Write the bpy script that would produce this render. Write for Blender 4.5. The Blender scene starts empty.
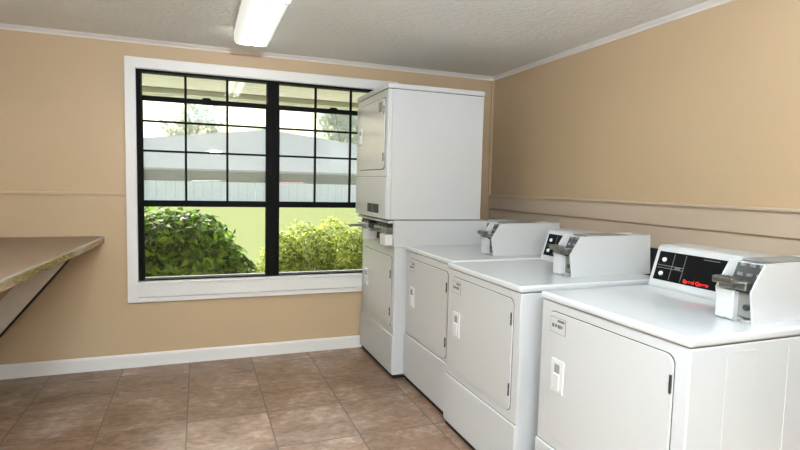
import bpy, bmesh, math, random
from mathutils import Vector, Matrix
random.seed(7)
scn = bpy.context.scene
C = scn.collection

# ------------------------------------------------------------------ materials
def mat(name, col, rough=0.5, metal=0.0, noise=None, bump=None, coat=0.0, spec=0.5, trans=None):
    """noise=(scale, colour2, strength)  bump=(scale, strength)"""
    m = bpy.data.materials.new(name); m.use_nodes = True
    nt = m.node_tree; b = nt.nodes['Principled BSDF']
    b.inputs['Base Color'].default_value = (*col, 1)
    b.inputs['Roughness'].default_value = rough
    b.inputs['Metallic'].default_value = metal
    b.inputs['Specular IOR Level'].default_value = spec
    b.inputs['Coat Weight'].default_value = coat
    tc = nt.nodes.new('ShaderNodeTexCoord')
    if noise:
        n = nt.nodes.new('ShaderNodeTexNoise'); n.inputs['Scale'].default_value = noise[0]; n.inputs['Detail'].default_value = 6
        nt.links.new(tc.outputs['Object'], n.inputs['Vector'])
        r = nt.nodes.new('ShaderNodeValToRGB')
        r.color_ramp.elements[0].position = 0.5 - noise[2]; r.color_ramp.elements[1].position = 0.5 + noise[2]
        r.color_ramp.elements[0].color = (*col, 1); r.color_ramp.elements[1].color = (*noise[1], 1)
        nt.links.new(n.outputs['Fac'], r.inputs['Fac']); nt.links.new(r.outputs['Color'], b.inputs['Base Color'])
    if bump:
        n = nt.nodes.new('ShaderNodeTexNoise'); n.inputs['Scale'].default_value = bump[0]; n.inputs['Detail'].default_value = 4
        nt.links.new(tc.outputs['Object'], n.inputs['Vector'])
        u = nt.nodes.new('ShaderNodeBump'); u.inputs['Strength'].default_value = bump[1]; u.inputs['Distance'].default_value = 0.01
        nt.links.new(n.outputs['Fac'], u.inputs['Height']); nt.links.new(u.outputs['Normal'], b.inputs['Normal'])
    return m

def leaf_mat(name, c1, c2, tr=0.5):
    m = bpy.data.materials.new(name); m.use_nodes = True
    nt = m.node_tree; nt.nodes.clear()
    out = nt.nodes.new('ShaderNodeOutputMaterial')
    g = nt.nodes.new('ShaderNodeNewGeometry')
    r = nt.nodes.new('ShaderNodeValToRGB')
    r.color_ramp.elements[0].color = (*c1, 1); r.color_ramp.elements[1].color = (*c2, 1)
    nt.links.new(g.outputs['Random Per Island'], r.inputs['Fac'])
    p = nt.nodes.new('ShaderNodeBsdfPrincipled'); p.inputs['Roughness'].default_value = 0.5; p.inputs['Specular IOR Level'].default_value = 0.2
    t = nt.nodes.new('ShaderNodeBsdfTranslucent')
    x = nt.nodes.new('ShaderNodeMixShader'); x.inputs[0].default_value = tr
    nt.links.new(r.outputs['Color'], p.inputs['Base Color'])
    nt.links.new(r.outputs['Color'], t.inputs['Color'])
    nt.links.new(p.outputs[0], x.inputs[1]); nt.links.new(t.outputs[0], x.inputs[2])
    nt.links.new(x.outputs[0], out.inputs['Surface'])
    return m

def emis(name, col, strength):
    m = bpy.data.materials.new(name); m.use_nodes = True
    nt = m.node_tree; nt.nodes.clear()
    out = nt.nodes.new('ShaderNodeOutputMaterial'); e = nt.nodes.new('ShaderNodeEmission')
    e.inputs['Color'].default_value = (*col, 1); e.inputs['Strength'].default_value = strength
    nt.links.new(e.outputs[0], out.inputs['Surface'])
    return m

def diffuser_mat(name, strength, col=(0.88, 0.95, 1.0)):
    """acrylic wrap lens: the two tubes behind it show as brighter bands along its length"""
    m = emis(name, col, strength); nt = m.node_tree
    e = [n for n in nt.nodes if n.type == 'EMISSION'][0]
    tc = nt.nodes.new('ShaderNodeTexCoord'); s = nt.nodes.new('ShaderNodeSeparateXYZ')
    nt.links.new(tc.outputs['Object'], s.inputs[0])
    a = nt.nodes.new('ShaderNodeMath'); a.operation = 'ABSOLUTE'; nt.links.new(s.outputs['X'], a.inputs[0])
    r = nt.nodes.new('ShaderNodeValToRGB')
    el = r.color_ramp.elements
    el[0].position = 0.0; el[0].color = (0.056,)*3 + (1,)
    el[1].position = 0.03; el[1].color = (1,)*3 + (1,)
    k = el.new(0.052); k.color = (1,)*3 + (1,)
    k = el.new(0.072); k.color = (0.05,)*3 + (1,)
    k = el.new(0.1); k.color = (0.042,)*3 + (1,)
    nt.links.new(a.outputs[0], r.inputs['Fac'])
    mu = nt.nodes.new('ShaderNodeMath'); mu.operation = 'MULTIPLY'; mu.inputs[1].default_value = strength
    nt.links.new(r.outputs['Color'], mu.inputs[0]); nt.links.new(mu.outputs[0], e.inputs['Strength'])
    return m

def glass_mat(name, veil=0.0, rough=0.0):
    m = bpy.data.materials.new(name); m.use_nodes = True
    nt = m.node_tree; nt.nodes.clear()
    out = nt.nodes.new('ShaderNodeOutputMaterial')
    t = nt.nodes.new('ShaderNodeBsdfTransparent'); t.inputs['Color'].default_value = (0.94, 0.965, 0.95, 1)
    g = nt.nodes.new('ShaderNodeBsdfGlossy'); g.inputs['Roughness'].default_value = rough
    f = nt.nodes.new('ShaderNodeFresnel'); f.inputs['IOR'].default_value = 1.38
    x = nt.nodes.new('ShaderNodeMixShader')
    nt.links.new(f.outputs[0], x.inputs[0]); nt.links.new(t.outputs[0], x.inputs[1]); nt.links.new(g.outputs[0], x.inputs[2])
    last = x
    if veil > 0:
        d = nt.nodes.new('ShaderNodeBsdfTranslucent'); d.inputs['Color'].default_value = (0.88, 0.93, 0.93, 1)
        y = nt.nodes.new('ShaderNodeMixShader')
        n = nt.nodes.new('ShaderNodeTexNoise'); n.inputs['Scale'].default_value = 3; n.inputs['Detail'].default_value = 5
        tc = nt.nodes.new('ShaderNodeTexCoord'); nt.links.new(tc.outputs['Object'], n.inputs['Vector'])
        mr = nt.nodes.new('ShaderNodeMapRange'); mr.inputs['From Min'].default_value = 0.3; mr.inputs['From Max'].default_value = 0.7
        mr.inputs['To Min'].default_value = veil * 0.85; mr.inputs['To Max'].default_value = veil * 1.15
        nt.links.new(n.outputs['Fac'], mr.inputs['Value']); nt.links.new(mr.outputs[0], y.inputs[0])
        nt.links.new(x.outputs[0], y.inputs[1]); nt.links.new(d.outputs[0], y.inputs[2]); last = y
    nt.links.new(last.outputs[0], out.inputs['Surface'])
    return m

def floor_material():
    m = bpy.data.materials.new('floor_tile'); m.use_nodes = True
    nt = m.node_tree; b = nt.nodes['Principled BSDF']
    N, L = nt.nodes.new, nt.links.new
    tc = N('ShaderNodeTexCoord')
    mp = N('ShaderNodeMapping'); mp.inputs['Location'].default_value = (1.135 / 0.4183, 0.59 / 0.42, 0)
    mp.inputs['Scale'].default_value = (1 / 0.4183, 1 / 0.42, 1)
    L(tc.outputs['Object'], mp.inputs['Vector'])
    fr = N('ShaderNodeVectorMath'); fr.operation = 'FRACTION'; L(mp.outputs[0], fr.inputs[0])
    fl = N('ShaderNodeVectorMath'); fl.operation = 'FLOOR'; L(mp.outputs[0], fl.inputs[0])
    sp = N('ShaderNodeSeparateXYZ'); L(fr.outputs[0], sp.inputs[0])
    def edge(sock):
        a = N('ShaderNodeMath'); a.operation = 'SUBTRACT'; a.inputs[1].default_value = 0.5; L(sock, a.inputs[0])
        c = N('ShaderNodeMath'); c.operation = 'ABSOLUTE'; L(a.outputs[0], c.inputs[0])
        return c.outputs[0]
    mx = N('ShaderNodeMath'); mx.operation = 'MAXIMUM'; L(edge(sp.outputs['X']), mx.inputs[0]); L(edge(sp.outputs['Y']), mx.inputs[1])
    gr = N('ShaderNodeMapRange'); gr.inputs['From Min'].default_value = 0.489; gr.inputs['From Max'].default_value = 0.4955
    L(mx.outputs[0], gr.inputs['Value'])
    wn = N('ShaderNodeTexWhiteNoise'); wn.noise_dimensions = '3D'; L(fl.outputs[0], wn.inputs['Vector'])
    # slate-like mottling, offset per tile
    sc = N('ShaderNodeVectorMath'); sc.operation = 'SCALE'; sc.inputs['Scale'].default_value = 3.0; L(wn.outputs['Color'], sc.inputs[0])
    ad = N('ShaderNodeVectorMath'); ad.operation = 'ADD'; L(tc.outputs['Object'], ad.inputs[0]); L(sc.outputs[0], ad.inputs[1])
    st = N('ShaderNodeMapping'); st.inputs['Scale'].default_value = (1.0, 1.5, 1.0); L(ad.outputs[0], st.inputs['Vector'])
    def noise(scale, det, dist=0.0):
        n = N('ShaderNodeTexNoise'); n.inputs['Scale'].default_value = scale; n.inputs['Detail'].default_value = det
        n.inputs['Roughness'].default_value = 0.62; n.inputs['Distortion'].default_value = dist
        L(st.outputs[0], n.inputs['Vector']); return n
    na = noise(3.2, 3, 0.3); n1 = noise(20.0, 7, 0.2)
    mixn = N('ShaderNodeMath'); mixn.operation = 'ADD'
    ma = N('ShaderNodeMath'); ma.operation = 'MULTIPLY'; ma.inputs[1].default_value = 0.5; L(na.outputs['Fac'], ma.inputs[0])
    mb = N('ShaderNodeMath'); mb.operation = 'MULTIPLY'; mb.inputs[1].default_value = 0.5; L(n1.outputs['Fac'], mb.inputs[0])
    L(ma.outputs[0], mixn.inputs[0]); L(mb.outputs[0], mixn.inputs[1])
    r = N('ShaderNodeValToRGB'); e = r.color_ramp.elements
    e[0].position = 0.38; e[0].color = (0.13, 0.066, 0.032, 1)
    e[1].position = 0.62; e[1].color = (0.40, 0.285, 0.215, 1)
    k = e.new(0.47); k.color = (0.22, 0.13, 0.077, 1)
    k = e.new(0.55); k.color = (0.27, 0.172, 0.118, 1)
    L(mixn.outputs[0], r.inputs['Fac'])
    hs = N('ShaderNodeHueSaturation')
    vv = N('ShaderNodeMapRange'); vv.inputs['To Min'].default_value = 0.88; vv.inputs['To Max'].default_value = 1.12; L(wn.outputs['Value'], vv.inputs['Value'])
    L(vv.outputs[0], hs.inputs['Value']); L(r.outputs['Color'], hs.inputs['Color'])
    mxc = N('ShaderNodeMix'); mxc.data_type = 'RGBA'
    L(gr.outputs[0], mxc.inputs[0]); L(hs.outputs[0], mxc.inputs[6]); mxc.inputs[7].default_value = (0.08, 0.06, 0.05, 1)
    L(mxc.outputs[2], b.inputs['Base Color'])
    rr = N('ShaderNodeMapRange'); rr.inputs['To Min'].default_value = 0.24; rr.inputs['To Max'].default_value = 0.42; L(n1.outputs['Fac'], rr.inputs['Value'])
    L(rr.outputs[0], b.inputs['Roughness'])
    hh = N('ShaderNodeMath'); hh.operation = 'SUBTRACT'; L(n1.outputs['Fac'], hh.inputs[0]); L(gr.outputs[0], hh.inputs[1])
    bu = N('ShaderNodeBump'); bu.inputs['Strength'].default_value = 0.2; bu.inputs['Distance'].default_value = 0.004
    L(hh.outputs[0], bu.inputs['Height']); L(bu.outputs['Normal'], b.inputs['Normal'])
    return m

M = dict(
    wall=mat('tan_wall_paint', (0.495, 0.362, 0.22), 0.5, noise=(1.6, (0.515, 0.378, 0.235), 0.25), bump=(60, 0.05)),
    trimtan=mat('tan_trim_paint', (0.52, 0.415, 0.31), 0.45),
    ceil=mat('textured_ceiling', (0.80, 0.80, 0.77), 0.9, bump=(30, 1.0)),
    white_trim=mat('white_trim_paint', (0.76, 0.75, 0.73), 0.45),
    crown=mat('crown_paint', (0.70, 0.665, 0.63), 0.5),
    floor=floor_material(),
    black=mat('black_window_metal', (0.006, 0.006, 0.006), 0.6, spec=0.06),
    enamel=mat('white_enamel', (0.535, 0.54, 0.54), 0.28, bump=(180, 0.02)),
    enamel_door=mat('white_enamel_door', (0.53, 0.53, 0.52), 0.32, bump=(180, 0.02)),
    gloss=mat('white_gloss_lid', (0.60, 0.61, 0.62), 0.16, coat=0.4),
    plastic=mat('white_plastic', (0.66, 0.66, 0.66), 0.35),
    gap_shade=mat('dark_door_gap', (0.10, 0.095, 0.085), 0.8),  # shade in the gaps between parts, put in as dark colour
    chrome=mat('brushed_steel', (0.27, 0.28, 0.265), 0.35, metal=1.0),
    dkmetal=mat('dark_steel', (0.085, 0.09, 0.088), 0.4, metal=0.8),
    greyplate=mat('grey_lock_plate', (0.24, 0.24, 0.225), 0.45, metal=0.3),
    panel=mat('black_control_glass', (0.004, 0.004, 0.004), 0.5, spec=0.1),
    greyline=mat('grey_print', (0.16, 0.16, 0.16), 0.6),
    whiteprint=mat('white_print', (0.8, 0.8, 0.8), 0.5),
    redprint=mat('red_print', (0.85, 0.015, 0.012), 0.5),
    labelgrey=mat('label_grey', (0.14, 0.14, 0.14), 0.5),
    labelmid=mat('label_mid_grey', (0.27, 0.27, 0.26), 0.5),
    rubber_and_shade=mat('black_rubber_and_shade', (0.01, 0.01, 0.01), 0.8),  # also colours in the shade under and behind the machines
    shadowbox=mat('black_plastic', (0.012, 0.012, 0.012), 0.6),
    laminate=mat('brown_laminate', (0.235, 0.16, 0.105), 0.42, noise=(3, (0.265, 0.18, 0.12), 0.3)),
    edgelam=mat('speckled_edge_band', (0.10, 0.055, 0.02), 0.25, noise=(160, (0.42, 0.27, 0.09), 0.12), coat=0.5),
    edgehi=mat('worn_metal_edge_strip', (0.70, 0.68, 0.64), 0.25, metal=0.6),
    brace=mat('grey_painted_brace', (0.60, 0.55, 0.50), 0.6, noise=(14, (0.68, 0.63, 0.58), 0.25)),
    housing=mat('fixture_housing', (0.75, 0.74, 0.72), 0.4),
    lens=diffuser_mat('lit_lens', 8.0, (1.0, 0.98, 0.88)),
    lens_fill=diffuser_mat('lit_lens_fill', 31.0, (0.78, 0.90, 1.0)),  # for the added fill fixtures out of view
    glass=glass_mat('window_glass'),
    milky=glass_mat('milky_window_glass', 0.18),  # whitish translucent layer mixed into the glass
    lawn=mat('lawn_grass', (0.145, 0.162, 0.070), 0.9, spec=0.0, noise=(6, (0.175, 0.195, 0.09), 0.3), bump=(30, 0.6)),
    gravel=mat('pale_gravel', (0.78, 0.76, 0.72), 0.9, spec=0.0, noise=(40, (0.62, 0.60, 0.56), 0.2), bump=(60, 0.6)),
    mulch=mat('dark_mulch', (0.05, 0.035, 0.025), 0.95, bump=(40, 0.8)),
    soffit=mat('soffit_paint', (0.86, 0.88, 0.80), 0.7),
    fascia=mat('fascia_paint', (0.50, 0.54, 0.44), 0.7),
    stucco=mat('eave_shade_siding', (0.03, 0.03, 0.034), 0.8, spec=0.0),  # wall darkened with the shade under its eave
    roofing=mat('pale_shingle', (0.25, 0.26, 0.275), 0.85, spec=0.0, noise=(3, (0.28, 0.29, 0.305), 0.3)),
    fence=mat('pale_fence_paint', (0.85, 0.82, 0.84), 0.6),
    bark=mat('bark', (0.10, 0.075, 0.05), 0.9, bump=(20, 0.6)),
    leafbig=leaf_mat('broad_leaf', (0.003, 0.018, 0.001), (0.17, 0.38, 0.010), 0.42),
    leafsmall=leaf_mat('small_leaf', (0.06, 0.13, 0.01), (0.58, 0.62, 0.12), 0.5),
    leaftree=leaf_mat('hazed_tree_leaf', (0.36, 0.42, 0.35), (0.46, 0.52, 0.43), 0.55),  # paled: distance haze is put into the leaf colour
    carwhite=mat('white_car_paint', (0.3, 0.3, 0.3), 0.3, coat=0.6),
    carred=mat('red_car_paint', (0.45, 0.04, 0.05), 0.3, coat=0.6),
    carglass=mat('car_glass', (0.02, 0.025, 0.03), 0.1),
    asphalt=mat('dark_asphalt', (0.06, 0.06, 0.06), 0.9),
)

# ------------------------------------------------------------------ geometry helpers
def nb(): return bmesh.new()

def add_box(bm, x0, x1, y0, y1, z0, z1, bev=0.0, seg=2, rot=None):
    t = bmesh.new()
    bmesh.ops.create_cube(t, size=1)
    for v in t.verts:
        v.co = Vector((x0 + (v.co.x + .5) * (x1 - x0), y0 + (v.co.y + .5) * (y1 - y0), z0 + (v.co.z + .5) * (z1 - z0)))
    if bev > 0: bmesh.ops.bevel(t, geom=t.edges[:], offset=bev, segments=seg, affect='EDGES', profile=0.5)
    if rot is not None: bmesh.ops.transform(t, matrix=rot, verts=t.verts)
    merge(bm, t)

def merge(bm, t):
    me = bpy.data.meshes.new('tmp'); t.to_mesh(me); t.free(); bm.from_mesh(me); bpy.data.meshes.remove(me)

def add_prism(bm, pts, axis, a0, a1, bev=0.0, seg=2):
    """extrude a closed 2-D outline along axis. axis 'x': pts=(y,z); 'y': pts=(x,z); 'z': pts=(x,y)"""
    t = bmesh.new()
    def P(p, a):
        return Vector((a, p[0], p[1])) if axis == 'x' else Vector((p[0], a, p[1])) if axis == 'y' else Vector((p[0], p[1], a))
    lo = [t.verts.new(P(p, a0)) for p in pts]; hi = [t.verts.new(P(p, a1)) for p in pts]
    n = len(pts)
    t.faces.new(lo); t.faces.new(hi[::-1])
    for i in range(n): t.faces.new((lo[i], lo[(i + 1) % n], hi[(i + 1) % n], hi[i])[::-1])
    bmesh.ops.recalc_face_normals(t, faces=t.faces)
    if bev > 0: bmesh.ops.bevel(t, geom=t.edges[:], offset=bev, segments=seg, affect='EDGES', profile=0.5)
    merge(bm, t)

def rrect(y0, y1, z0, z1, r, n=5):
    out = []
    for cy, cz, a in ((y1 - r, z1 - r, 0), (y0 + r, z1 - r, 90), (y0 + r, z0 + r, 180), (y1 - r, z0 + r, 270)):
        for k in range(n + 1):
            t = math.radians(a + 90 * k / n); out.append((cy + r * math.cos(t), cz + r * math.sin(t)))
    return out

def add_tube(bm, p0, p1, r0, r1=None, n=12):
    r1 = r0 if r1 is None else r1
    p0, p1 = Vector(p0), Vector(p1); d = (p1 - p0)
    t = bmesh.new()
    bmesh.ops.create_cone(t, cap_ends=True, segments=n, radius1=r0, radius2=r1, depth=d.length)
    q = Vector((0, 0, 1)).rotation_difference(d)
    bmesh.ops.transform(t, matrix=Matrix.Translation((p0 + p1) / 2) @ q.to_matrix().to_4x4(), verts=t.verts)
    merge(bm, t)

def obj(name, bm, m, parent=None, smooth=False):
    bmesh.ops.recalc_face_normals(bm, faces=bm.faces) if smooth is None else None
    me = bpy.data.meshes.new(name); bm.to_mesh(me); bm.free()
    o = bpy.data.objects.new(name, me); C.objects.link(o)
    me.materials.append(m)
    if smooth:
        for p in me.polygons: p.use_smooth = True
    if parent:
        o.parent = parent
        # mesh written in world space; keep it there whatever the parents' transforms
        w = Vector((0, 0, 0)); q = parent
        while q: w += q.location; q = q.parent
        me.transform(Matrix.Translation(-w))
    return o

def origin(o, p):
    """move an unparented mesh's origin to p without moving the mesh"""
    o.data.transform(Matrix.Translation(-Vector(p))); o.location = p
    return o

def text(s, size, m, parent, loc, rot, name='lettering', ext=0.0006, bold=0.0, sx=1.0):
    cu = bpy.data.curves.new(name, 'FONT'); cu.body = s; cu.size = size; cu.extrude = ext; cu.offset = bold
    cu.align_x = 'LEFT'; cu.align_y = 'CENTER'
    tmp = bpy.data.objects.new('t', cu); C.objects.link(tmp)
    bpy.context.view_layer.update()
    me = bpy.data.meshes.new_from_object(tmp.evaluated_get(bpy.context.evaluated_depsgraph_get()))
    bpy.data.objects.remove(tmp); bpy.data.curves.remove(cu)
    me.transform(Matrix.Translation(loc) @ rot.to_4x4() @ Matrix.Scale(sx, 4, (1, 0, 0)))
    w = Vector((0, 0, 0)); q = parent
    while q: w += q.location; q = q.parent
    me.transform(Matrix.Translation(-w))
    o = bpy.data.objects.new(name, me); C.objects.link(o); me.materials.append(m); o.parent = parent
    return o

def root(name, loc, label=None, cat=None, group=None, kind=None):
    o = bpy.data.objects.new(name, None); C.objects.link(o); o.location = loc
    o.empty_display_size = 0.1
    if label: o['label'] = label
    if cat: o['category'] = cat
    if group: o['group'] = group
    if kind: o['kind'] = kind
    return o

def struct(o, label=None, cat=None):
    o['kind'] = 'structure'
    if label: o['label'] = label
    if cat: o['category'] = cat
    return o

# ------------------------------------------------------------------ room shell
XL, YF, ZC = -3.58, -5.3, 2.206        # left wall, wall behind the camera, ceiling
WT = 0.16                               # wall thickness
HX0, HX1, HZ0, HZ1 = -2.715, -0.925, 0.59, 2.022   # window hole

bm = nb(); add_box(bm, XL - WT, WT, YF - WT, WT, -0.12, 0)
struct(obj('floor', bm, M['floor']), 'brown mottled square tile floor', 'floor')
bm = nb(); add_box(bm, XL - WT, WT, YF - WT, WT, ZC, ZC + 0.12)
struct(obj('ceiling', bm, M['ceil']), 'grey white textured ceiling', 'ceiling')
bm = nb()
add_box(bm, XL - WT, HX0, 0, WT, 0, ZC); add_box(bm, HX1, WT, 0, WT, 0, ZC)
add_box(bm, HX0, HX1, 0, WT, 0, HZ0); add_box(bm, HX0, HX1, 0, WT, HZ1, ZC)
struct(obj('wall_back', bm, M['wall']), 'tan painted wall holding the black window', 'wall')
bm = nb(); add_box(bm, 0, WT, YF, 0, 0, ZC)
struct(obj('wall_right', bm, M['wall']), 'tan painted wall behind the laundry machines', 'wall')
bm = nb(); add_box(bm, XL - WT, XL, YF, 0, 0, ZC)
struct(obj('wall_left', bm, M['wall']), 'tan painted wall carrying the folding counter', 'wall')
bm = nb(); add_box(bm, XL - WT, WT, YF - WT, YF, 0, ZC)
struct(obj('wall_front', bm, M['wall']), 'tan painted wall opposite the window', 'wall')

# baseboards
bm = nb(); add_prism(bm, [(0, 0), (-0.016, 0), (-0.016, 0.08), (-0.010, 0.092), (0, 0.092)], 'x', XL, 0)
struct(obj('baseboard_back', bm, M['white_trim']), 'white baseboard under the window wall', 'baseboard')
bm = nb(); add_prism(bm, [(XL, 0), (XL + 0.016, 0), (XL + 0.016, 0.08), (XL + 0.010, 0.092), (XL, 0.092)], 'y', YF, -0.016)
struct(obj('baseboard_left', bm, M['white_trim']), 'white baseboard along the left wall', 'baseboard')
bm = nb(); add_prism(bm, [(0, 0), (-0.016, 0), (-0.016, 0.08), (-0.010, 0.092), (0, 0.092)], 'y', YF, -0.016)
struct(obj('baseboard_right', bm, M['white_trim']), 'white baseboard along the right wall', 'baseboard')

# crown strips (small cove against the ceiling)
def cove(s):   # s: direction off the wall
    return [(0, ZC), (s * 0.034, ZC), (s * 0.030, ZC - 0.006), (s * 0.010, ZC - 0.018), (s * 0.007, ZC - 0.026), (0, ZC - 0.026)]
bm = nb(); add_prism(bm, cove(-1), 'x', XL, 0); struct(obj('trim_1', bm, M['crown']), 'thin crown strip above the window wall', 'trim')
bm = nb(); add_prism(bm, cove(-1), 'y', YF, -0.034); struct(obj('trim_2', bm, M['crown']), 'thin crown strip along the right wall', 'trim')
bm = nb(); add_prism(bm, [(XL - p[0], p[1]) for p in cove(-1)], 'y', YF, -0.034); struct(obj('trim_3', bm, M['crown']), 'thin crown strip along the left wall', 'trim')
# chair rail on the right wall: flat board, cap that lifts off the board from 0.77 m onwards
bm = nb()
add_box(bm, -0.018, 0, YF, -0.02, 1.108, 1.204, 0.002)
add_box(bm, -0.026, 0, -0.77, -0.02, 1.208, 1.224, 0.002)
add_box(bm, -0.012, 0, -0.77, -0.02, 1.202, 1.209)
add_box(bm, -0.008, 0, YF, -0.775, 1.204, 1.216)
add_box(bm, -0.028, 0, YF, -0.775, 1.216, 1.230, 0.003)
struct(obj('trim_4', bm, M['trimtan']), 'tan chair rail board with cap above the machines', 'trim')
bm = nb(); add_box(bm, -0.006, 0, YF, -0.02, 0.98, 1.098, 0.0015)
struct(obj('trim_5', bm, M['trimtan']), 'tan backing board below the chair rail', 'trim')
bm = nb(); add_box(bm, -0.004, 0, YF, -0.02, 0.30, 0.979)  # flat black sheet paints in the dark hollow below the boards
struct(obj('trim_10', bm, M['rubber_and_shade']), 'thin black panel standing for the dark hollow behind the machines', 'trim')
# thin batten on the back wall at the same height
bm = nb(); add_box(bm, XL, -2.774, -0.009, 0, 1.176, 1.196, 0.003)
struct(obj('trim_6', bm, M['wall']), 'thin tan batten left of the window', 'trim')
bm = nb(); add_box(bm, -0.022, 0, -0.018, 0, 1.23, ZC - 0.026, 0.003)
struct(obj('trim_7', bm, M['wall']), 'tan corner strip between the two walls', 'trim')
# white window casing
bm = nb()
ox0, ox1, oz0, oz1 = -2.776, -0.862, 0.455, 2.090
add_box(bm, ox0, HX0 + 0.002, -0.020, 0, oz0, oz1, 0.003)
add_box(bm, HX1 - 0.002, ox1, -0.020, 0, oz0, oz1, 0.003)
add_box(bm, HX0, HX1, -0.019, 0, HZ1 - 0.002, oz1 - 0.001, 0.003)
add_box(bm, HX0, HX1, -0.019, 0, oz0 + 0.03, HZ0 - 0.012, 0.003)
add_box(bm, ox0, ox1, -0.026, 0, oz0 - 0.004, oz0 + 0.026, 0.003)
add_box(bm, HX0 - 0.02, HX1 + 0.02, -0.028, 0.05, HZ0 - 0.016, HZ0 + 0.002, 0.003)
# reveals
add_box(bm, HX0, HX0 + 0.004, 0, WT, HZ0, HZ1); add_box(bm, HX1 - 0.004, HX1, 0, WT, HZ0, HZ1)
add_box(bm, HX0, HX1, 0, WT, HZ1 - 0.004, HZ1); add_box(bm, HX0, HX1, 0.05, WT, HZ0, HZ0 + 0.004)
struct(obj('trim_8', bm, M['white_trim']), 'wide white casing around the black window', 'trim')

# ------------------------------------------------------------------ windows (two units side by side)
def window(name, gx0, gx1, fx0, fx1, label):
    w = root(name, ((fx0 + fx1) / 2, 0.03, HZ0), kind='structure'); w['label'] = label; w['category'] = 'window'
    z0, z1 = HZ0 + 0.004, HZ1 - 0.004
    gz0, gz1 = 0.602, 2.003
    bm = nb()
    add_box(bm, fx0, gx0, 0.004, 0.085, z0, z1, 0.002); add_box(bm, gx1, fx1, 0.004, 0.085, z0, z1, 0.002)
    add_box(bm, gx0, gx1, 0.004, 0.085, gz1, z1, 0.002); add_box(bm, gx0, gx1, 0.004, 0.085, z0, gz0, 0.002)
    obj('window_frame', bm, M['black'], w)
    bm = nb()
    add_box(bm, gx0, gx1, 0.018, 0.05, 1.817, 1.850, 0.002)          # top rail of the dropped sash
    add_box(bm, gx0, gx1, 0.018, 0.05, 1.103, 1.146, 0.002)          # meeting rail
    add_box(bm, gx0, gx0 + 0.007, 0.02, 0.05, gz0, 1.85); add_box(bm, gx1 - 0.007, gx1, 0.02, 0.05, gz0, 1.85)
    s = obj('sash_frame', bm, M['black'], w)
    cx = (gx0 + gx1) / 2
    bm = nb(); add_prism(bm, [(cx - .035, 1.85), (cx + .035, 1.85), (cx + .02, 1.862), (cx - .02, 1.862)], 'y', 0.022, 0.042, 0.002)
    obj('sash_lock', bm, M['black'], s)
    step = (gx1 - gx0) / 3
    bm = nb()
    for k in (1, 2):
        x = gx0 + step * k
        add_box(bm, x - 0.008, x + 0.008, 0.028, 0.044, 1.850, gz1)
        add_box(bm, x - 0.0075, x + 0.0075, 0.028, 0.044, 1.146, 1.817)
    for z in (1.682, 1.482):
        add_box(bm, gx0, gx1, 0.030, 0.042, z - 0.007, z + 0.007)
    obj('muntin', bm, M['black'], w)
    bm = nb(); add_box(bm, gx0, gx1, 0.046, 0.049, 1.85, gz1); obj('pane', bm, M['glass'], w)
    bm = nb(); add_box(bm, gx0, gx1, 0.051, 0.054, 1.14, 1.82); obj('pane', bm, M['milky'], w)
    bm = nb(); add_box(bm, gx0, gx1, 0.046, 0.049, gz0, 1.11); obj('pane', bm, M['glass'], w)
    return w
window('window_1', -2.680, -1.858, -2.711, -1.816, 'left black framed window unit with small panes')
window('window_2', -1.774, -0.956, -1.816, -0.929, 'right black framed window unit partly behind the stacked dryer')

# ------------------------------------------------------------------ ceiling light fixtures
def light_fixture(cx, y0, y1, label, group=None, lens='lens'):
    r = root('ceiling_light', (cx, (y0 + y1) / 2, ZC), label, 'light', group)
    bm = nb(); add_box(bm, cx - 0.105, cx + 0.105, y0, y1, ZC - 0.03, ZC, 0.003)
    obj('housing', bm, M['housing'], r)
    bm = nb(); prof = [(cx - 0.1, ZC - 0.03), (cx - 0.1, ZC - 0.07), (cx - 0.09, ZC - 0.095), (cx + 0.09, ZC - 0.095), (cx + 0.1, ZC - 0.07), (cx + 0.1, ZC - 0.03)]
    add_prism(bm, prof, 'y', y0 + 0.012, y1)
    obj('lens', bm, M[lens], r)
    bm = nb()
    prof2 = [(cx - 0.104, ZC - 0.03), (cx - 0.104, ZC - 0.072), (cx - 0.093, ZC - 0.101), (cx + 0.093, ZC - 0.101), (cx + 0.104, ZC - 0.072), (cx + 0.104, ZC - 0.03)]
    add_prism(bm, prof2, 'y', y0, y0 + 0.012); obj('end_cap', bm, M['housing'], r)
    return r
light_fixture(-2.022, -1.44, -0.57, 'lit white ceiling light fixture in front of the window')
light_fixture(-2.6, -3.5, -2.3, 'added white ceiling fill light nearest the camera, out of view', lens='lens_fill')  # unseen fixture added to fill the room with light
light_fixture(-2.9, -5.1, -3.9, 'added white ceiling fill light by the wall opposite the window, out of view', lens='lens_fill')  # second added fill fixture, also out of view

# ------------------------------------------------------------------ laundry machines
def frontrot():
    # text running along -y on a face that looks towards -x
    return Matrix(((0, 0, -1), (-1, 0, 0), (0, 1, 0)))
FR = frontrot()

def latch(parent, x, y, z0, z1, w):
    """recessed pull: raised white rim, grey upper pocket, white lower lip. y = left (far) side"""
    bm = nb()
    add_box(bm, x - 0.006, x + 0.002, y - w, y, z0, z1, 0.002)
    h = obj('handle', bm, M['plastic'], parent)
    bm = nb(); add_box(bm, x - 0.0075, x, y - w * 0.72, y - w * 0.30, z0 + (z1 - z0) * 0.60, z1 - 0.016, 0.001)
    obj('handle_recess', bm, M['labelmid'], parent)
    bm = nb(); add_box(bm, x - 0.013, x, y - w * 0.74, y - w * 0.26, z0 + 0.012, z0 + (z1 - z0) * 0.58, 0.003)
    obj('handle_grip', bm, M['plastic'], parent)
    return h

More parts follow.
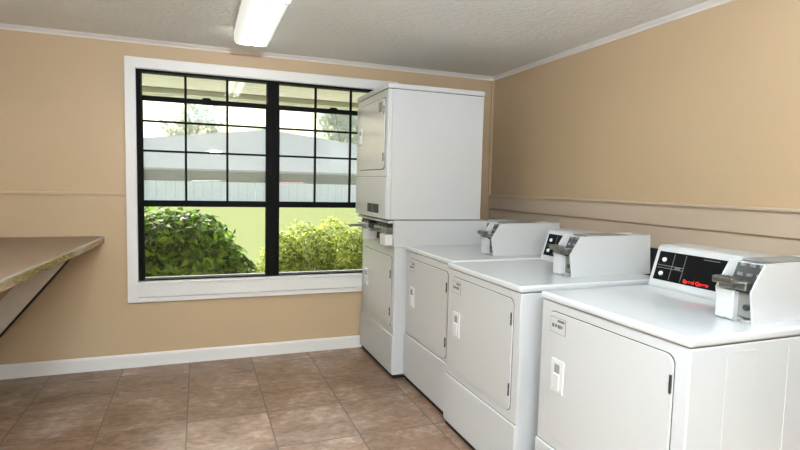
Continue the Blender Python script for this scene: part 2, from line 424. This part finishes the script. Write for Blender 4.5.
def hinge(parent, x, y, z):
    bm = nb(); add_tube(bm, (x - 0.003, y, z - 0.028), (x - 0.003, y, z - 0.004), 0.004); add_tube(bm, (x - 0.003, y, z + 0.002), (x - 0.003, y, z + 0.026), 0.004)
    add_box(bm, x - 0.003, x, y - 0.003, y + 0.006, z - 0.028, z + 0.026)
    obj('hinge', bm, M['dkmetal'], parent)

def coin_box(parent, ys, zt, xf=-0.732):
    """coin meter on the lid; ys = near side plane, body 0.12 wide towards +y"""
    y0, y1 = ys, ys + 0.122
    prof = [(xf + 0.005, zt), (xf - 0.012, zt + 0.100), (xf + 0.045, zt + 0.187), (xf + 0.46, zt + 0.192), (xf + 0.475, zt)]
    inner = [(xf + 0.05, zt), (xf + 0.05, zt + 0.12), (xf + 0.078, zt + 0.180), (xf + 0.455, zt + 0.188), (xf + 0.470, zt)]
    bm = nb(); add_prism(bm, inner, 'y', y0 + 0.002, y1 - 0.002, 0.001)
    add_prism(bm, prof, 'y', y0, y0 + 0.007, 0.001); add_prism(bm, prof, 'y', y1 - 0.007, y1, 0.001)
    cb = obj('coin_box', bm, M['enamel'], parent)
    bm = nb(); add_box(bm, xf + 0.09, xf + 0.33, y0 + 0.012, y1 - 0.012, zt + 0.184, zt + 0.1915, 0.001)
    obj('top_plate', bm, M['greyplate'], cb)
    # upper sloping metal face inside the side plates
    bm = nb(); add_prism(bm, [(xf + 0.046, zt + 0.112), (xf + 0.076, zt + 0.178), (xf + 0.090, zt + 0.178), (xf + 0.08, zt + 0.112)], 'y', y0 + 0.008, y1 - 0.008)
    obj('meter_face', bm, M['dkmetal'], cb)
    bm = nb()
    for j in range(3):
        for i in range(2):
            mx = xf + 0.058 + i * 0.013; mz = zt + 0.138 + i * 0.030
            add_box(bm, mx - 0.004, mx + 0.004, y0 + 0.020 + j * 0.032, y0 + 0.036 + j * 0.032, mz, mz + 0.010, 0.001)
    obj('coin_slot', bm, M['greyplate'], cb)
    # coin slide: block plus long tongue pushed out to the front
    bm = nb()
    add_box(bm, xf - 0.014, xf + 0.03, y0 + 0.018, y0 + 0.066, zt + 0.102, zt + 0.128, 0.004)
    add_box(bm, xf - 0.044, xf - 0.010, y0 + 0.040, y0 + 0.112, zt + 0.118, zt + 0.140, 0.004)
    add_box(bm, xf - 0.030, xf + 0.02, y0 + 0.050, y0 + 0.098, zt + 0.104, zt + 0.118, 0.003)
    for k in range(3): add_box(bm, xf - 0.046, xf - 0.016, y0 + 0.052 + k * 0.018, y0 + 0.056 + k * 0.018, zt + 0.138, zt + 0.144, 0.001)
    obj('coin_slide', bm, M['chrome'], cb)
    bm = nb(); add_box(bm, xf + 0.0, xf + 0.05, y0 + 0.007, y1 - 0.007, zt + 0.094, zt + 0.102, 0.001)
    obj('slide_shelf', bm, M['shadowbox'], cb)
    # cash drawer: white half and grey lock plate half
    bm = nb(); add_box(bm, xf - 0.012, xf + 0.05, y1 - 0.064, y1 - 0.004, zt + 0.004, zt + 0.098, 0.003)
    obj('cash_drawer', bm, M['enamel'], cb)
    bm = nb(); add_box(bm, xf + 0.012, xf + 0.05, y0 + 0.008, y1 - 0.062, zt + 0.014, zt + 0.092, 0.002)
    obj('lock_plate', bm, M['greyplate'], cb)
    bm = nb(); add_tube(bm, (xf + 0.013, y0 + 0.026, zt + 0.048), (xf + 0.002, y0 + 0.026, zt + 0.048), 0.010)
    obj('lock', bm, M['dkmetal'], cb)
    bm = nb()
    for k in range(3): add_box(bm, xf - 0.012, xf + 0.02, y0 + 0.012 + k * 0.030, y0 + 0.030 + k * 0.030, zt, zt + 0.010, 0.002)
    obj('bracket', bm, M['labelmid'], cb)
    return cb

def console(parent, y0, y1, zt, red):
    """sloped control console at the rear of the lid"""
    prof = [(-0.508, zt), (-0.508, zt + 0.010), (-0.460, zt + 0.166), (-0.447, zt + 0.174), (-0.31, zt + 0.176), (-0.295, zt + 0.16), (-0.295, zt)]
    bm = nb(); add_prism(bm, prof, 'y', y0, y1, 0.002)
    c = obj('console', bm, M['enamel'], parent)
    ax = Vector((0.048, 0, 0.156)).normalized(); nrm = Vector((-ax.z, 0, ax.x))
    base = Vector((-0.508, 0, zt + 0.010))
    L = (Vector((0.048, 0, 0.156))).length
    # local frame: u along -y, v up the slope, w outwards
    R = Matrix(((0, ax.x, nrm.x), (-1, 0, 0), (0, ax.z, nrm.z)))
    def pl(u0, u1, v0, v1, w0, w1, m, name, par):
        t = nb()
        mt = Matrix.Translation(base + Vector((0, y1, 0))) @ R.to_4x4()
        add_box(t, u0, u1, v0, v1, w0, w1, 0.0004, 1, rot=mt)
        return obj(name, t, m, par)
    W = y1 - y0
    f = pl(0.018, W - 0.012, 0.022, L - 0.018, -0.002, 0.002, M['panel'], 'control_panel', c)
    # printed cells, buttons
    for u in (0.095, 0.150): pl(u, u + 0.003, 0.028, L - 0.024, 0.002, 0.0028, M['greyline'], 'panel_print', c)
    pl(0.026, 0.150, 0.084, 0.087, 0.002, 0.0028, M['greyline'], 'panel_print', c)
    pl(0.026, 0.150, 0.073, 0.076, 0.002, 0.0028, M['greyline'], 'panel_print', c)
    pl(0.112, 0.138, 0.077, 0.084, 0.002, 0.0028, M['greyline'], 'panel_print', c)
    pl(0.23, 0.30, L - 0.030, L - 0.027, 0.002, 0.0028, M['greyline'], 'panel_print', c)
    for v in (0.050, 0.110):
        t = nb(); mt = Matrix.Translation(base + Vector((0, y1, 0))) @ R.to_4x4()
        tt = bmesh.new(); bmesh.ops.create_cone(tt, cap_ends=True, segments=16, radius1=0.010, radius2=0.008, depth=0.006)
        bmesh.ops.transform(tt, matrix=mt @ Matrix.Translation((0.052, v, 0.005)), verts=tt.verts); merge(t, tt)
        obj('button', t, M['whiteprint'], c)
    if red:
        loc = base + Vector((0, y1, 0)) + R @ Vector((0.166, 0.036, 0.0024))
        text('Speed Queen', 0.019, M['redprint'], c, loc, R, bold=0.0008, sx=1.1)
    return c

def laundry_machine(y0, y1, xf, label, zl=0.856, box_off=0.128, red=True, zseam=0.292, name='clothes_dryer', side_emboss=True, group='coin laundry machines'):
    zt = zl + 0.030
    xb = -0.30
    r = root(name, ((xf + xb) / 2, (y0 + y1) / 2, 0), label, 'dryer', group)
    bm = nb(); add_box(bm, xf, xb, y0, y1, 0.028, zl - 0.002, 0.005)
    if side_emboss:
        add_box(bm, -0.905, -0.785, y0 - 0.0010, y0 + 0.003, 0.12, 0.832, 0.002)
        add_box(bm, -0.64, -0.40, y0 - 0.0010, y0 + 0.003, 0.12, 0.832, 0.002)
    cab = obj('cabinet', bm, M['enamel'], r)
    bm = nb(); add_box(bm, xf + 0.004, xb, y0 + 0.003, y1 - 0.003, zl - 0.003, zl + 0.001); obj('lid_gap', bm, M['gap_shade'], r)
    bm = nb(); add_box(bm, xf - 0.010, xb + 0.004, y0 - 0.004, y1 + 0.004, zl + 0.001, zt, 0.010, 4)
    obj('lid', bm, M['gloss'], r, smooth=False)
    bm = nb(); add_box(bm, xf + 0.006, xb, y0 + 0.006, y1 - 0.006, 0.004, 0.030); obj('toe_shade', bm, M['rubber_and_shade'], r)  # black box paints the shade in the gap under the cabinet
    # lower access panel
    bm = nb(); add_box(bm, xf - 0.0005, xf + 0.01, y0 + 0.004, y1 - 0.004, zseam - 0.004, zseam + 0.001); obj('panel_gap', bm, M['labelmid'], r)
    bm = nb(); add_box(bm, xf - 0.009, xf + 0.01, y0 - 0.001, y1 + 0.001, 0.034, zseam - 0.004, 0.005, 3)
    obj('lower_panel', bm, M['enamel'], r)
    # door
    dy1, dy0 = y1 - 0.052, y0 + 0.050
    dz0, dz1 = 0.332, 0.820
    bm = nb(); add_prism(bm, rrect(dy0 - 0.003, dy1 + 0.0015, dz0 - 0.0015, dz1 + 0.0035, 0.03), 'x', xf - 0.0015, xf + 0.004)
    obj('door_gap_shade', bm, M['gap_shade'], r)  # dark outline paints the shade in the gap around the door
    bm = nb(); add_prism(bm, rrect(dy0, dy1, dz0, dz1, 0.030), 'x', xf - 0.007, xf + 0.004, 0.002)
    d = obj('door', bm, M['enamel_door'], r)
    latch(d, xf - 0.007, y1 - 0.088, 0.517, 0.645, 0.070)
    for z in (0.738, 0.432): hinge(d, xf - 0.008, dy0 + 0.002, z)
    # small printed plate in the door's upper corner
    bm = nb(); ly = dy1 - 0.012
    add_box(bm, xf - 0.0085, xf - 0.006, ly - 0.092, ly, 0.742, 0.804, 0.0008); pl = obj('name_plate', bm, M['labelmid'], d)
    bm = nb(); add_box(bm, xf - 0.0092, xf - 0.008, ly - 0.089, ly - 0.003, 0.745, 0.801); obj('plate_face', bm, M['enamel_door'], d)
    bm = nb(); add_box(bm, xf - 0.0098, xf - 0.009, ly - 0.086, ly - 0.046, 0.787, 0.797)
    for i, (a, w) in enumerate(((0.014, 0.014), (0.032, 0.012), (0.048, 0.018), (0.068, 0.008))):
        add_box(bm, xf - 0.0098, xf - 0.009, ly - a - w, ly - a, 0.764 + (i % 2) * 0.002, 0.778)
    obj('plate_print', bm, M['labelgrey'], d)
    console(r, y0 + box_off + 0.118, y1 - 0.004, zt, red)
    coin_box(r, y0 + box_off, zt)
    for fx in (xf + 0.05, xb - 0.05):
        for fy in (y0 + 0.05, y1 - 0.05):
            bm = nb(); add_tube(bm, (fx, fy, 0), (fx, fy, 0.012), 0.020); add_tube(bm, (fx, fy, 0.012), (fx, fy, 0.035), 0.009)
            obj('foot', bm, M['rubber_and_shade'], r)
    return r

laundry_machine(-2.902, -2.222, -1.047, 'white coin dryer closest to the camera with red lettered black console', box_off=0.055, side_emboss=True)
laundry_machine(-2.125, -1.447, -1.082, 'white coin dryer in the middle of the low row, its front set furthest forward', box_off=0.128)
laundry_machine(-1.432, -0.762, -1.050, 'white coin dryer touching the tall stacked unit, farthest of the low row', zl=0.862, box_off=0.128, zseam=0.318)

# ------------------------------------------------------------------ stacked unit
def stacked():
    r = root('stacked_dryer', (-0.80, -0.39, 0), 'tall white stacked coin laundry unit standing in front of the window', 'stacked dryer')
    xb = -0.46
    # lower body
    xf, y0, y1 = -1.130, -0.748, -0.025
    bm = nb(); add_box(bm, xf, xb, y0, y1, 0.028, 0.884, 0.005); obj('lower_cabinet', bm, M['enamel'], r)
    bm = nb(); add_box(bm, xf + 0.006, xb, y0 + 0.006, y1 - 0.006, 0.004, 0.030); obj('toe_shade', bm, M['rubber_and_shade'], r)  # shade beneath the stack, put in as a black box
    bm = nb(); add_box(bm, xf - 0.004, xf + 0.010, y0 - 0.001, y0 + 0.040, 0.30, 0.884, 0.004, 2); obj('corner_post', bm, M['enamel'], r)
    bm = nb(); add_box(bm, xf - 0.010, xf + 0.01, y0 - 0.001, y1, 0.034, 0.296, 0.006, 3); obj('lower_panel', bm, M['enamel'], r)
    bm = nb(); add_prism(bm, rrect(y0 + 0.045, y1 - 0.035, 0.345, 0.815, 0.03), 'x', xf - 0.002, xf + 0.004); obj('door_gap_shade', bm, M['gap_shade'], r)  # dark rim stands for the shaded gap around the lower door
    bm = nb(); add_prism(bm, rrect(y0 + 0.048, y1 - 0.037, 0.348, 0.811, 0.03), 'x', xf - 0.008, xf + 0.004, 0.002)
    d = obj('lower_door', bm, M['enamel_door'], r)
    latch(d, xf - 0.008, y1 - 0.11, 0.53, 0.655, 0.07)
    for z in (0.70, 0.45): hinge(d, xf - 0.009, y0 + 0.050, z)
    # coin collar
    cx = -1.142
    bm = nb(); add_box(bm, cx + 0.035, xb, y0 - 0.010, y1, 0.886, 1.058, 0.004)
    add_box(bm, cx, cx + 0.04, y0 - 0.010, y0 + 0.024, 0.886, 1.058, 0.004)
    add_box(bm, cx, cx + 0.04, y1 - 0.03, y1, 0.886, 1.058, 0.004)
    add_prism(bm, [(cx - 0.035, 1.040), (cx - 0.035, 1.052), (cx + 0.04, 1.060), (cx + 0.04, 1.040)], 'y', y0 + 0.01, y1, 0.002)
    add_box(bm, cx, cx + 0.04, y0 + 0.02, y1 - 0.02, 0.886, 0.900, 0.002)
    col = obj('coin_collar', bm, M['enamel'], r)
    bm = nb(); add_box(bm, cx + 0.028, cx + 0.04, y0 + 0.026, y1 - 0.032, 0.902, 1.038); obj('collar_recess', bm, M['shadowbox'], col)
    for k, ya in enumerate((-0.72, -0.32)):
        bm = nb(); add_box(bm, cx - 0.050, cx + 0.03, ya, ya + 0.11, 0.893, 0.965, 0.004); obj('cash_drawer', bm, M['plastic'], col)
        bm = nb(); add_box(bm, cx - 0.046, cx + 0.03, ya + 0.11, ya + 0.135, 0.893, 0.965, 0.002); obj('lock_plate', bm, M['shadowbox'], col)
        bm = nb(); add_box(bm, cx - 0.042, cx + 0.03, ya + 0.0, ya + 0.26, 0.968, 1.008, 0.004)
        add_box(bm, cx - 0.115 - 0.03 * k, cx - 0.03, ya + 0.11, ya + 0.17, 0.978, 0.996, 0.004); obj('coin_slide', bm, M['chrome'], col)
        bm = nb()
        for j in range(3): add_box(bm, cx - 0.03, cx + 0.03, ya + 0.03 + j * 0.07, ya + 0.07 + j * 0.07, 1.008, 1.026, 0.003)
        obj('meter_face', bm, M['dkmetal'], col)
    # upper body
    ux, uy0, uy1 = -1.196, -0.742, -0.050
    bm = nb(); add_box(bm, ux + 0.03, xb - 0.045, uy0 + 0.001, uy1 - 0.001, 1.064, 1.900, 0.003)
    uc = obj('upper_cabinet', bm, M['enamel'], r)
    bm = nb(); add_box(bm, ux, ux + 0.029, uy0, uy1, 1.064, 1.900, 0.004, 3); obj('front_frame', bm, M['enamel'], r)
    bm = nb(); add_box(bm, ux + 0.004, xb - 0.05, uy0 + 0.004, uy1 - 0.004, 1.898, 1.904); obj('lid_gap', bm, M['gap_shade'], r)
    bm = nb(); add_box(bm, ux + 0.02, xb - 0.05, uy0 + 0.003, uy1 - 0.003, 1.056, 1.066); obj('cabinet_gap', bm, M['gap_shade'], r)
    bm = nb(); add_box(bm, ux - 0.006, xb - 0.040, uy0 - 0.004, uy1 + 0.004, 1.904, 1.936, 0.007, 3); obj('lid', bm, M['enamel'], r)
    bm = nb(); add_box(bm, ux - 0.001, ux + 0.01, uy0 + 0.002, uy1 - 0.002, 1.341, 1.346); obj('panel_gap', bm, M['labelmid'], r)
    bm = nb(); add_box(bm, ux - 0.005, ux + 0.01, uy0 + 0.004, uy1 - 0.004, 1.068, 1.339, 0.003); lp = obj('upper_lower_panel', bm, M['enamel'], r)
    lp.name = 'control_cover'
    bm = nb(); add_box(bm, ux - 0.008, ux, -0.60, -0.36, 1.098, 1.158, 0.002); obj('display_window', bm, M['shadowbox'], lp)
    bm = nb(); add_box(bm, ux - 0.0095, ux, -0.488, -0.478, 1.104, 1.152); obj('display_divider', bm, M['labelgrey'], lp)
    bm = nb(); add_prism(bm, rrect(uy0 + 0.042, uy1 - 0.070, 1.388, 1.855, 0.03), 'x', ux - 0.002, ux + 0.004); obj('door_gap_shade', bm, M['gap_shade'], r)  # dark rim stands for the shaded gap around the upper door
    bm = nb(); add_prism(bm, rrect(uy0 + 0.045, uy1 - 0.072, 1.392, 1.850, 0.03), 'x', ux - 0.009, ux + 0.004, 0.002)
    d = obj('upper_door', bm, M['enamel_door'], r)
    latch(d, ux - 0.009, uy1 - 0.09, 1.57, 1.69, 0.07)
    for z in (1.77, 1.47): hinge(d, ux - 0.010, uy0 + 0.046, z)
    bm = nb(); add_box(bm, ux - 0.011, ux - 0.008, uy0 + 0.08, uy0 + 0.16, 1.765, 1.83, 0.001); obj('name_plate', bm, M['labelmid'], d)
    for fx in (xf + 0.05, xb - 0.05):
        for fy in (y0 + 0.05, y1 - 0.05):
            bm = nb(); add_tube(bm, (fx, fy, 0), (fx, fy, 0.012), 0.020); add_tube(bm, (fx, fy, 0.012), (fx, fy, 0.035), 0.009)
            obj('foot', bm, M['rubber_and_shade'], r)
stacked()

# ------------------------------------------------------------------ folding counter on the left wall
r = root('folding_counter', (-3.3, -1.3, 0.90), 'brown laminate folding counter with speckled rounded edge, fixed left of the window', 'counter')
zt = 0.905
yn = -2.7
xe = lambda y: -2.905 + 0.060 * y       # front edge, very slightly out of square
def outline(inset, x_back=XL + 0.002):
    pts = [(x_back, -0.002), (xe(0) - 0.035 - inset, -0.002)]
    for k in range(6):
        a = math.radians(90 - 90 * k / 5)
        pts.append((xe(0) - 0.035 - inset + 0.035 * math.cos(a), -0.037 + 0.035 * math.sin(a)))
    pts += [(xe(yn) - inset, yn), (x_back, yn)]
    return pts
bm = nb(); add_prism(bm, outline(0.003), 'z', zt - 0.036, zt); obj('counter_top', bm, M['laminate'], r)
bm = nb()
pts = outline(0)[1:-1]; inn = outline(0.003)[1:-1]
add_prism(bm, pts + inn[::-1], 'z', zt - 0.040, zt - 0.006); obj('edge_band', bm, M['edgelam'], r)
bm = nb(); add_prism(bm, pts + [(p[0] - 0.004, p[1]) for p in inn[::-1]], 'z', zt - 0.006, zt + 0.0015); obj('edge_strip', bm, M['edgehi'], r)
def brace(y):
    d = Vector((-0.378, 0, -0.465)).normalized(); n = Vector((d.z, 0, -d.x))   # n points up-left
    if n.z < 0: n = -n
    p0 = Vector((-2.972, 0, 0.884)); 
    A = p0; L = ((-3.58 + 0.001) - p0.x) / d.x
    w = 0.112
    zc = zt - 0.037
    def onz(p): return p + d * ((zc - p.z) / d.z)
    def onx(p): return p + d * ((XL + 0.002 - p.x) / d.x)
    q = A + n * w
    poly = [onz(A), onx(A), onx(q), onz(q)]
    bm = nb(); add_prism(bm, [(p.x, p.z) for p in poly], 'y', y, y + 0.036, 0.002); b = obj('brace', bm, M['brace'], r)
    q2 = A - n * 0.010
    poly = [onz(A), onx(A), onx(q2), onz(q2)]
    bm = nb(); add_prism(bm, [(p.x, p.z) for p in poly], 'y', y + 0.004, y + 0.055); obj('brace_edge', bm, M['rubber_and_shade'], b)
brace(-0.52); brace(-2.2)
bm = nb(); add_box(bm, XL + 0.002, XL + 0.025, yn, -0.002, zt - 0.13, zt - 0.037, 0.002); obj('wall_cleat', bm, M['brace'], r)

# ------------------------------------------------------------------ outside
bm = nb(); add_box(bm, -70, 70, WT, 110, -0.5, -0.15)
struct(obj('floor_lawn', bm, M['lawn'])).name = 'floor_outdoor_lawn'
g = bpy.data.objects['floor_outdoor_lawn']; g['label'] = 'bright green lawn outside the window'; g['category'] = 'lawn'
bm = nb(); add_box(bm, -7, 5, 2.5, 4.4, -0.16, -0.142)  # pale bed added to bounce sunlight up onto the soffit
struct(obj('floor_gravel_bed', bm, M['gravel']), 'pale gravel bed along the house outside, added to brighten the eave', 'gravel bed')
bm = nb(); add_box(bm, -6, 3, WT, 2.25, 2.205, 2.24); add_box(bm, -6, 3, 2.25, 2.29, 2.165, 2.40, 0.004)
for k in range(1, 18):
    add_box(bm, -6, 3, WT + k * 0.122, WT + k * 0.122 + 0.004, 2.202, 2.206)
struct(obj('ceiling_eave', bm, M['soffit']), 'pale eave soffit above the window outside', 'eave')
bm = nb(); add_box(bm, -6, 3, 1.92, 2.02, 2.150, 2.205, 0.004)
struct(obj('trim_9', bm, M['fascia']), 'beam under the eave outside', 'trim')

def leaf(vs, fs, p, n, s, asp):
    n = n.normalized(); up = Vector((random.uniform(-1, 1), random.uniform(-1, 1), random.uniform(-1, 1)))
    t = n.cross(up)
    if t.length < 1e-3: t = Vector((1, 0, 0))
    t.normalize(); b = n.cross(t)
    w = s * asp
    i = len(vs)
    vs += [p - t * s, p - t * s * .1 + b * w + n * w * .35, p + t * s - n * s * 0.15, p - t * s * .1 - b * w + n * w * .35, p]
    fs += [(i, i + 4, i + 1), (i + 1, i + 4, i + 2), (i, i + 3, i + 4), (i + 4, i + 3, i + 2)]

def leaf_blob(centers, count, size, asp, zmin=-0.14):
    vs, fs = [], []
    tot = sum(c[3] * c[4] for c in centers)
    for (cx, cy, cz, rx, rz, ry) in centers:
        k = int(count * rx * rz / tot)
        for _ in range(k):
            d = Vector((random.gauss(0, 1), random.gauss(0, 1), random.gauss(0, 1))).normalized()
            rad = 1 - abs(random.gauss(0, 0.22)) + 0.05 * math.sin(7 * d.x + 3 * d.z) + 0.04 * math.sin(11 * d.y + 5 * d.z)
            p = Vector((cx + d.x * rx * rad, cy + d.y * ry * rad, cz + d.z * rz * rad))
            if p.z < zmin: continue
            n = d + Vector((random.gauss(0, .5), random.gauss(0, .5), random.gauss(0.5, .5)))
            leaf(vs, fs, p, n, size * random.uniform(.6, 1.25), asp)
    return vs, fs

def leafy(name, parent, data, m):
    vs, fs = data; loc = parent.location
    me = bpy.data.meshes.new(name); me.from_pydata([tuple(v - loc) for v in vs], [], fs)
    o = bpy.data.objects.new(name, me); C.objects.link(o); me.materials.append(m); o.parent = parent
    return o

def stems(parent, cx, cy, z0, z1, n, spread, r):
    bm = nb()
    for _ in range(n):
        a = random.uniform(0, 6.28); q = random.uniform(.3, 1) * spread
        mid = (cx + math.cos(a) * q * .5, cy + math.sin(a) * q * .5, z0 + (z1 - z0) * .5)
        add_tube(bm, (cx + math.cos(a) * .05, cy + math.sin(a) * .05, z0), mid, r, r * .75, 6)
        add_tube(bm, mid, (cx + math.cos(a) * q, cy + math.sin(a) * q * .8, z1), r * .75, r * .35, 6)
    obj('stem', bm, M['bark'], parent)

s = root('shrub', (-2.5, 1.5, -0.15), 'dark broad leaved shrub with bright top behind the left window', 'shrub')
leafy('foliage', s, leaf_blob([(-2.66, 1.5, 0.40, 0.62, 0.62, 0.46), (-2.22, 1.5, 0.32, 0.38, 0.44, 0.40), (-2.42, 1.5, 0.60, 0.44, 0.41, 0.40),
                               (-3.05, 1.55, 0.50, 0.45, 0.52, 0.42), (-1.98, 1.42, 0.22, 0.22, 0.36, 0.28), (-2.5, 1.4, 0.06, 0.5, 0.4, 0.4)], 13000, 0.054, 0.42), M['leafbig'])
stems(s, -2.5, 1.5, -0.15, 0.7, 12, 0.45, 0.012)
s = root('shrub', (-0.95, 2.15, -0.15), 'yellow green small leaved shrub beyond the right window, nearest the stacked unit', 'shrub')
leafy('foliage', s, leaf_blob([(-1.18, 2.15, 0.34, 0.44, 0.50, 0.42), (-0.8, 2.15, 0.40, 0.46, 0.48, 0.42), (-0.3, 2.1, 0.38, 0.46, 0.50, 0.42),
                               (-1.44, 2.1, 0.26, 0.28, 0.48, 0.32), (-0.9, 2.0, 0.05, 0.6, 0.35, 0.4)], 17000, 0.028, 0.48), M['leafsmall'])
stems(s, -0.95, 2.15, -0.15, 0.65, 12, 0.4, 0.010)

# fence of upright boards across the lawn
fy = 28.0
r = root('fence', (2, fy, -0.15), 'long pale board fence at the far side of the lawn', 'fence')
bm = nb()
x = -16.0
while x < 22:
    add_box(bm, x, x + 0.46, fy, fy + 0.04, -0.15, 1.20)
    x += 0.48
obj('fence_boards', bm, M['fence'], r)
bm = nb(); add_box(bm, -16, 22, fy + 0.04, fy + 0.1, 0.15, 0.27); add_box(bm, -16, 22, fy + 0.04, fy + 0.1, 0.85, 0.97); obj('fence_rail', bm, M['fence'], r)

# parking strip, cars, building behind the fence
def car(x, y, m, label):
    r = root('car', (x, y, -0.15), label, 'car', None)
    side = [(-2.2, 0.18), (-2.25, 0.75), (-1.9, 0.92), (-1.25, 1.0), (-0.75, 1.40), (0.75, 1.43), (1.35, 1.05), (2.1, 0.92), (2.25, 0.6), (2.2, 0.18)]
    bm = nb(); add_prism(bm, [(x + a, -0.15 + b) for a, b in side], 'y', y - 0.85, y + 0.85, 0.06)
    obj('body', bm, m, r)
    bm = nb(); win = [(-1.02, 1.02), (-0.66, 1.33), (0.66, 1.36), (1.1, 1.05)]
    add_prism(bm, [(x + a, -0.15 + b) for a, b in win], 'y', y - 0.865, y + 0.865); obj('side_window', bm, M['carglass'], r)
    for wx in (-1.4, 1.4):
        for wy in (-0.87, 0.67):
            bm = nb(); add_tube(bm, (x + wx, y + wy, 0.18), (x + wx, y + wy + 0.2, 0.18), 0.33, n=20); obj('wheel', bm, M['rubber_and_shade'], r)
car(-1.9, 30.2, M['carwhite'], 'white car parked behind the far fence')
car(3.1, 30.2, M['carred'], 'dark red car parked behind the far fence')
r = root('building', (2.5, 39, -0.15), 'long low building with pale hipped roof beyond the fence', 'building')
bm = nb(); add_box(bm, -18, 24, 34, 46, -0.15, 2.05); obj('outer_wall', bm, M['stucco'], r)
for k in range(9):
    x = -15 + k * 4.4
    bm = nb(); add_box(bm, x, x + 1.6, 33.96, 34, 0.3, 1.9)
    obj('house_window', bm, M['carglass'], r)
bm = nb()
t = bmesh.new()
ev = [(-20, 32.3, 2.0), (26, 32.3, 2.0), (26, 48, 2.0), (-20, 48, 2.0)]
ap = t.verts.new((3.0, 40, 5.45)); vv = [t.verts.new(p) for p in ev]; lo = [t.verts.new((p[0], p[1], 1.88)) for p in ev]
for i in range(4):
    t.faces.new((vv[i], vv[(i + 1) % 4], ap)); t.faces.new((lo[i], lo[(i + 1) % 4], vv[(i + 1) % 4], vv[i]))
t.faces.new(lo[::-1]); bmesh.ops.recalc_face_normals(t, faces=t.faces); merge(bm, t)
obj('roof', bm, M['roofing'], r)
bm = nb(); add_box(bm, -20, 26, 28.6, 33.9, -0.15, -0.145); struct(obj('floor_parking', bm, M['asphalt']), 'dark parking strip beyond the fence', 'parking strip')

bm = nb(); add_box(bm, -7, 5, WT, 2.5, -0.16, -0.143)
struct(obj('floor_mulch_bed', bm, M['mulch']), 'dark mulch bed under the shrubs outside', 'mulch bed')
# trees beyond the building
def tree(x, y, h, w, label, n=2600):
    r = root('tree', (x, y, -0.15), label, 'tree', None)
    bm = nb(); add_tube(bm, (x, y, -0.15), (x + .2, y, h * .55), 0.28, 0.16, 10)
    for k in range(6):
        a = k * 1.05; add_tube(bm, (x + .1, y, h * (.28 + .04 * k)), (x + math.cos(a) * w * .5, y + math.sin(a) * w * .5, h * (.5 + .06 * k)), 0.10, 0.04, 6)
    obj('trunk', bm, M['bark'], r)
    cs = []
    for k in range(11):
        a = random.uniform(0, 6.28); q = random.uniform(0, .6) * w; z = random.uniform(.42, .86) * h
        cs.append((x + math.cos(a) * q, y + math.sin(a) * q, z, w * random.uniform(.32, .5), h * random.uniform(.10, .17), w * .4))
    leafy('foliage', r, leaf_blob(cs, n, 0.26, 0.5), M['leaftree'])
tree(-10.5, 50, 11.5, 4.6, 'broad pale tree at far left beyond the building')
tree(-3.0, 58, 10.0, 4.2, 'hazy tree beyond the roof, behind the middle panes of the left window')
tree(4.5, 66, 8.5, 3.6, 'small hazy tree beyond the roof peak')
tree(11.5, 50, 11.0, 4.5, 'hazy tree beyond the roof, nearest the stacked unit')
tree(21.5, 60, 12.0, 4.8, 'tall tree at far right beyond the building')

# ------------------------------------------------------------------ world, sun
w = bpy.data.worlds.new('World'); scn.world = w; w.use_nodes = True
nt = w.node_tree; bg = nt.nodes['Background']
sky = nt.nodes.new('ShaderNodeTexSky'); sky.sky_type = 'NISHITA'; sky.sun_disc = False
sky.sun_elevation = math.radians(44); sky.sun_rotation = math.radians(-20); sky.dust_density = 4.0; sky.air_density = 1.4
nt.links.new(sky.outputs[0], bg.inputs['Color']); bg.inputs['Strength'].default_value = 0.18
sd = bpy.data.lights.new('Sun', 'SUN'); sd.energy = 6.3; sd.angle = math.radians(1.0); sd.color = (1.0, 0.95, 0.85)
so = bpy.data.objects.new('Sun', sd); C.objects.link(so)
dirv = Vector((0.28, -1.0, -math.tan(math.radians(37)) * 1.04))   # direction light travels
so.rotation_euler = dirv.to_track_quat('-Z', 'Y').to_euler(); so.location = (0, 10, 12)

# the photographer's flash, bounced off the ceiling from just behind the camera
fl = bpy.data.lights.new('bounce_flash', 'AREA'); fl.shape = 'DISK'; fl.size = 0.16; fl.energy = 112; fl.color = (0.72, 0.86, 1.0)
fo = bpy.data.objects.new('bounce_flash', fl); C.objects.link(fo); fo.location = (-2.10, -4.35, 1.72)
fo.rotation_euler = Vector((0.03, 0.22, 1.0)).to_track_quat('-Z', 'Y').to_euler()

# ------------------------------------------------------------------ camera (solved from the photograph's lines)
F = Vector((0.356007608600297, 0.9313617381708977, -0.07631445007324532))
Rr = Vector((0.9344682243387323, -0.35527296783356604, 0.02345753669817898))
U = Vector((0.00526500901368477, 0.07966449019490479, 0.9968078293643522))
cd = bpy.data.cameras.new('Camera'); co = bpy.data.objects.new('Camera', cd); C.objects.link(co)
cd.sensor_fit = 'HORIZONTAL'; cd.sensor_width = 36.0; cd.lens = 528.2257 / 800 * 36
cd.clip_start = 0.05; cd.clip_end = 300
co.matrix_world = Matrix(((Rr.x, U.x, -F.x, -2.3253), (Rr.y, U.y, -F.y, -3.9548), (Rr.z, U.z, -F.z, 1.2926), (0, 0, 0, 1)))
scn.camera = co
scn.view_settings.view_transform = 'Standard'; scn.view_settings.look = 'None'
scn.view_settings.exposure = 1.36; scn.view_settings.gamma = 1.0; scn.view_settings.use_curve_mapping = False
scn.cycles.max_bounces = 12; scn.cycles.transparent_max_bounces = 12
